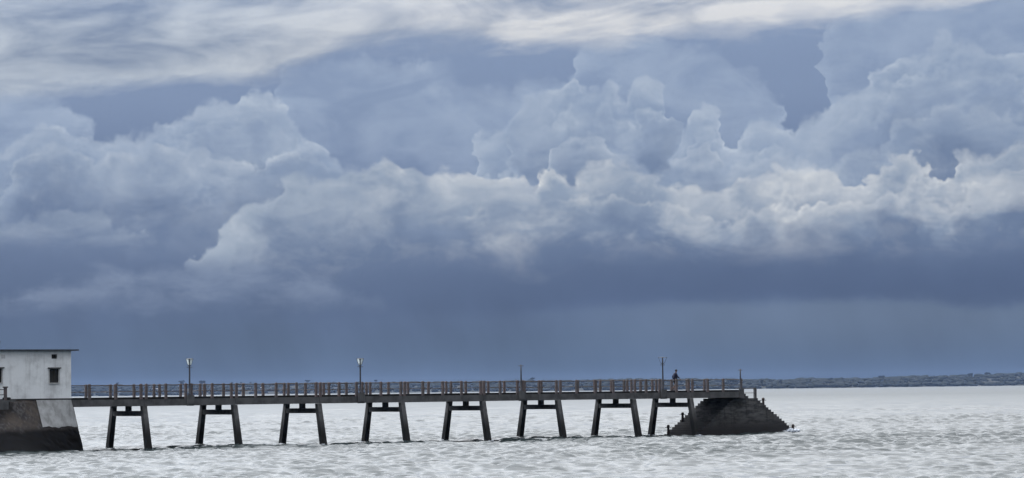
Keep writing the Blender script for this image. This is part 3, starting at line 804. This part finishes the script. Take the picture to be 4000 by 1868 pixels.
for (x0, x1, z0, z1) in VENT:
    bm = B(); box(bm, x0, x1, .2, .23, z0, z1); w = obj('vent', bm, M['shutter'], hut)
    for k in range(3):
        z = z0 + .06 + k * .1; bm = B(); box(bm, x0 + .003, x1 - .003, .08, .19, z, z + .018); obj('slat', bm, M['lintel'], w)
bm = B(); box(bm, -5.80, -5.52, -.004, .018, 6.58, 6.86); obj('blocked_vent', bm, M['patch'], hut)

quay = thing('quay_wall', 'dark stained battered quay wall under the white hut', 'quay wall', J0, JR)
def quay_pt(x, z):        # point of the battered front face: upright at the jetty end, running out towards the viewer landward
    f = (3.64 - z) / 3.74; e = max(0.0, min(1.0, (-.3 - x) / 6.0))
    xr = x + f * .80 * max(0.0, 1 - (-.29 - x) / 3.0) if x > -3.29 else x
    return (xr, -.02 - f * (.35 + 3.2 * e), z)
bm = B(); xs = np.concatenate([np.linspace(-13.2, -3.5, 14), np.linspace(-3.2, -.29, 14)]); zs = np.linspace(3.64, SEA - 1.2, 22); rq = random.Random(2)
G = [[bm.verts.new((lambda p: (p[0], p[1] + rq.uniform(-.035, .035), p[2]))(quay_pt(x, z))) for z in zs] for x in xs]
for a, b in zip(G, G[1:]):
    for i in range(len(zs) - 1): bm.faces.new((a[i], b[i], b[i + 1], a[i + 1]))
back = [bm.verts.new((v[0].co.x, 4.8, 3.64)) for v in G]
for (a, b), (c, d) in zip(zip(G, G[1:]), zip(back, back[1:])): bm.faces.new((a[0], b[0], d, c))
bl = [bm.verts.new((G[-1][i].co.x, 4.8, zs[i])) for i in range(1, len(zs))]; bl = [back[-1]] + bl
for i in range(len(zs) - 1): bm.faces.new((G[-1][i], G[-1][i + 1], bl[i + 1], bl[i]))
obj('masonry', bm, M['quay'], quay)
bm = B(); box(bm, -13.1, -.22, -.10, .015, 3.645, 3.70); obj('coping', bm, M['lintel'], quay)
bm = B(); pg = []
for x in np.linspace(-3.15, -.36, 12):
    zb = 1.66 + .05 * math.sin(x * 4) + .03 * math.sin(x * 11)
    pg.append([bm.verts.new(Vector(quay_pt(x, z)) + Vector((0, -.075, 0))) for z in np.linspace(3.59, zb, 8)])
for a, b in zip(pg, pg[1:]):
    for i in range(7): bm.faces.new((a[i], b[i], b[i + 1], a[i + 1]))
bmesh.ops.solidify(bm, geom=list(bm.faces), thickness=.07)
obj('render_patch', bm, M['patch'], quay)['label'] = 'pale square patch of newer render'

# end of the landward parapet at the left edge of the view
par = thing('parapet_end', 'end of the landward parapet with one stubby post beside the hut', 'parapet', on_jetty(-6.2, -1.35, 0), JR)
bm = B(); box(bm, -6, .18, -.2, .25, 2.95, 3.60); obj('beam', bm, M['girder'], par)
bm = B(); loft(bm, [rect(-.06, .12, -.08, .1, 3.60), rect(-.06, .12, -.08, .1, 4.48), rect(-.12, .18, -.12, .14, 4.50), rect(-.12, .18, -.12, .14, 4.58)]); obj('post', bm, M['post'], par)
for z in (4.36, 4.0):
    bm = B(); tube(bm, (-6, .01, z), (-.06, .01, z), .028, n=7); obj('rail', bm, M['rail'], par)
ty = B()
tv = []
for i in range(18):
    a = 6.2832 * i / 18; ring = []
    for j in range(8):
        b = 6.2832 * j / 8; r = .22 + .085 * math.cos(b); ring.append(ty.verts.new((r * math.cos(a), r * math.sin(a), .085 * math.sin(b))))
    tv.append(ring)
for i in range(18):
    for j in range(8): ty.faces.new((tv[i][j], tv[(i + 1) % 18][j], tv[(i + 1) % 18][(j + 1) % 8], tv[i][(j + 1) % 8]))
tyre = obj('old_tyre', ty, M['tyre'], None, True); tyre.location = on_jetty(-5.62, -.42, 3.735); tyre.rotation_euler = (0, 0, JR)
tag(tyre, 'small black tyre lying on the quay beside the parapet post', 'tyre')
bm = B(); box(bm, -.6, .5, -.75, .42, 3.50, 3.65); lg = obj('ledge', bm, M['girder'], quay); lg.location = (-5.75, -.45, 0)

# ------------------------------------------------------------------ the person on the deck
def skinned(name, joints, bones, mat, parent, root=0, sub=2):
    bm = B(); L = bm.verts.layers.skin.verify(); vs = []
    for i, (p, r) in enumerate(joints):
        v = bm.verts.new(p); v[L].radius = r if isinstance(r, tuple) else (r, r); v[L].use_root = i == root; vs.append(v)
    for a, b in bones: bm.edges.new((vs[a], vs[b]))
    me = bpy.data.meshes.new(name); bm.to_mesh(me); bm.free(); me.materials.append(mat)
    o = bpy.data.objects.new(name, me); COL.objects.link(o); o.parent = parent
    m = o.modifiers.new('skin', 'SKIN'); m.use_smooth_shade = True
    if sub: s = o.modifiers.new('sub', 'SUBSURF'); s.levels = s.render_levels = sub
    return o

per = thing('person', 'person in dark jacket and shorts walking along the jetty towards its end', 'person', on_jetty(57.52, 1.5, 3.715), JR - .35)
per.scale = (1.16, 1.16, 1.04)
# body: pelvis, spine, neck, head, arms, legs in mid-stride (x forward, y left)
J = [((0, 0, .90), (.115, .14)), ((.02, 0, 1.10), (.10, .135)), ((.05, 0, 1.30), (.105, .155)), ((.06, 0, 1.42), (.07, .11)), ((.085, 0, 1.49), .052),
     ((.105, 0, 1.585), (.088, .075)), ((.115, 0, 1.665), (.082, .070)),
     ((.04, .19, 1.39), .052), ((-.10, .25, 1.13), .042), ((.00, .27, .90), .034),
     ((.04, -.19, 1.39), .052), ((.10, -.26, 1.14), .042), ((.28, -.27, .98), .034),
     ((.01, .09, .85), .082), ((.10, .095, .48), .056), ((-.02, .095, .10), .040), ((.13, .10, .035), .036),
     ((.01, -.09, .85), .082), ((-.02, -.095, .48), .056), ((-.22, -.095, .14), .040), ((-.10, -.10, .035), .036)]
Bn = [(0, 1), (1, 2), (2, 3), (3, 4), (4, 5), (5, 6), (2, 7), (7, 8), (8, 9), (2, 10), (10, 11), (11, 12), (0, 13), (13, 14), (14, 15), (15, 16), (0, 17), (17, 18), (18, 19), (19, 20)]
body = skinned('body', J, Bn, M['skin'], per)
# five fingers on each hand, slightly curled
for side, w in ((1, Vector((.00, .27, .90))), (-1, Vector((.28, -.27, .98)))):
    fj = [(w, .030), (w + Vector((.025, 0, -.075)), .032)]; fb = [(0, 1)]
    for k, ln in enumerate((.06, .072, .068, .052)):
        y = (.033 - .022 * k) * side; b = len(fj)
        fj += [(w + Vector((.03, y, -.10)), .009), (w + Vector((.045, y, -.10 - ln * .55)), .008), (w + Vector((.035, y, -.10 - ln)), .007)]
        fb += [(1, b), (b, b + 1), (b + 1, b + 2)]
    b = len(fj); fj += [(w + Vector((.055, 0, -.045)), .011), (w + Vector((.08, 0, -.085)), .009)]; fb += [(0, b), (b, b + 1)]
    skinned('hand', fj, fb, M['skin'], per, sub=1)
jk = [((0, 0, .86), (.16, .19)), ((.01, 0, 1.06), (.155, .185)), ((.02, 0, 1.28), (.15, .195)), ((.05, 0, 1.41), (.10, .14)), ((.075, 0, 1.465), .075),
      ((.03, .20, 1.38), .075), ((-.10, .26, 1.13), .063), ((-.01, .275, .94), .050), ((.03, -.20, 1.38), .075), ((.09, -.27, 1.14), .063), ((.24, -.275, 1.00), .050)]
skinned('jacket', jk, [(0, 1), (1, 2), (2, 3), (3, 4), (2, 5), (5, 6), (6, 7), (2, 8), (8, 9), (9, 10)], M['shirt'], per)
sh = [((0, 0, .92), (.14, .17)), ((.015, .095, .80), .115), ((.09, .10, .50), .088), ((.01, -.095, .80), .115), ((-.02, -.10, .50), .088)]
skinned('shorts', sh, [(0, 1), (1, 2), (0, 3), (3, 4)], M['shorts'], per)
bm = B(); bmesh.ops.create_uvsphere(bm, u_segments=14, v_segments=10, radius=1.0)
for v in bm.verts: v.co = Vector((.098 + v.co.x * .098, v.co.y * .086, 1.640 + v.co.z * .090)) if v.co.z > -.25 or v.co.x < -.3 else Vector((.075 + v.co.x * .06, v.co.y * .06, 1.655 + v.co.z * .05))
obj('hair', bm, M['hair'], per, True)
bm = B(); loft(bm, [[(.185, -.014, 1.575), (.185, .014, 1.575), (.19, .009, 1.615), (.19, -.009, 1.615)], [(.212, -.008, 1.578), (.212, .008, 1.578), (.20, .005, 1.60), (.20, -.005, 1.60)]]); obj('nose', bm, M['skin'], per)
for s in (1, -1):
    bm = B(); box(bm, .095, .125, s * .078 - .01, s * .078 + .01, 1.57, 1.625); obj('ear', bm, M['skin'], per)
    ft = (.10, .10) if s > 0 else (-.13, -.10)
    bm = B(); x = ft[0]; loft(bm, [rect(x - .10, x + .16, ft[1] - .045, ft[1] + .045, 0.0), rect(x - .10, x + .15, ft[1] - .045, ft[1] + .045, .035)]); obj('sandal', bm, M['shorts'], per)

# ------------------------------------------------------------------ air
def haze():
    bm = B(); box(bm, -14500, 14500, -14500, 14500, SEA - 3, 74); o = obj('haze', bm, None)
    m = bpy.data.materials.new('haze_air'); m.use_nodes = True; nt = m.node_tree; nt.nodes.clear()
    out = nt.nodes.new('ShaderNodeOutputMaterial'); v = nt.nodes.new('ShaderNodeVolumePrincipled')
    v.inputs['Color'].default_value = (0.31, 0.44, 0.72, 1); v.inputs['Density'].default_value = HAZE; v.inputs['Anisotropy'].default_value = 0.2
    nt.links.new(v.outputs[0], out.inputs['Volume']); o.data.materials.append(m)
    m.cycles.homogeneous_volume = True if hasattr(m.cycles, 'homogeneous_volume') else False
    tag(o, 'thin blue sea haze over the whole bay', None, None, 'stuff')


HAZE = 2.0e-5
haze()
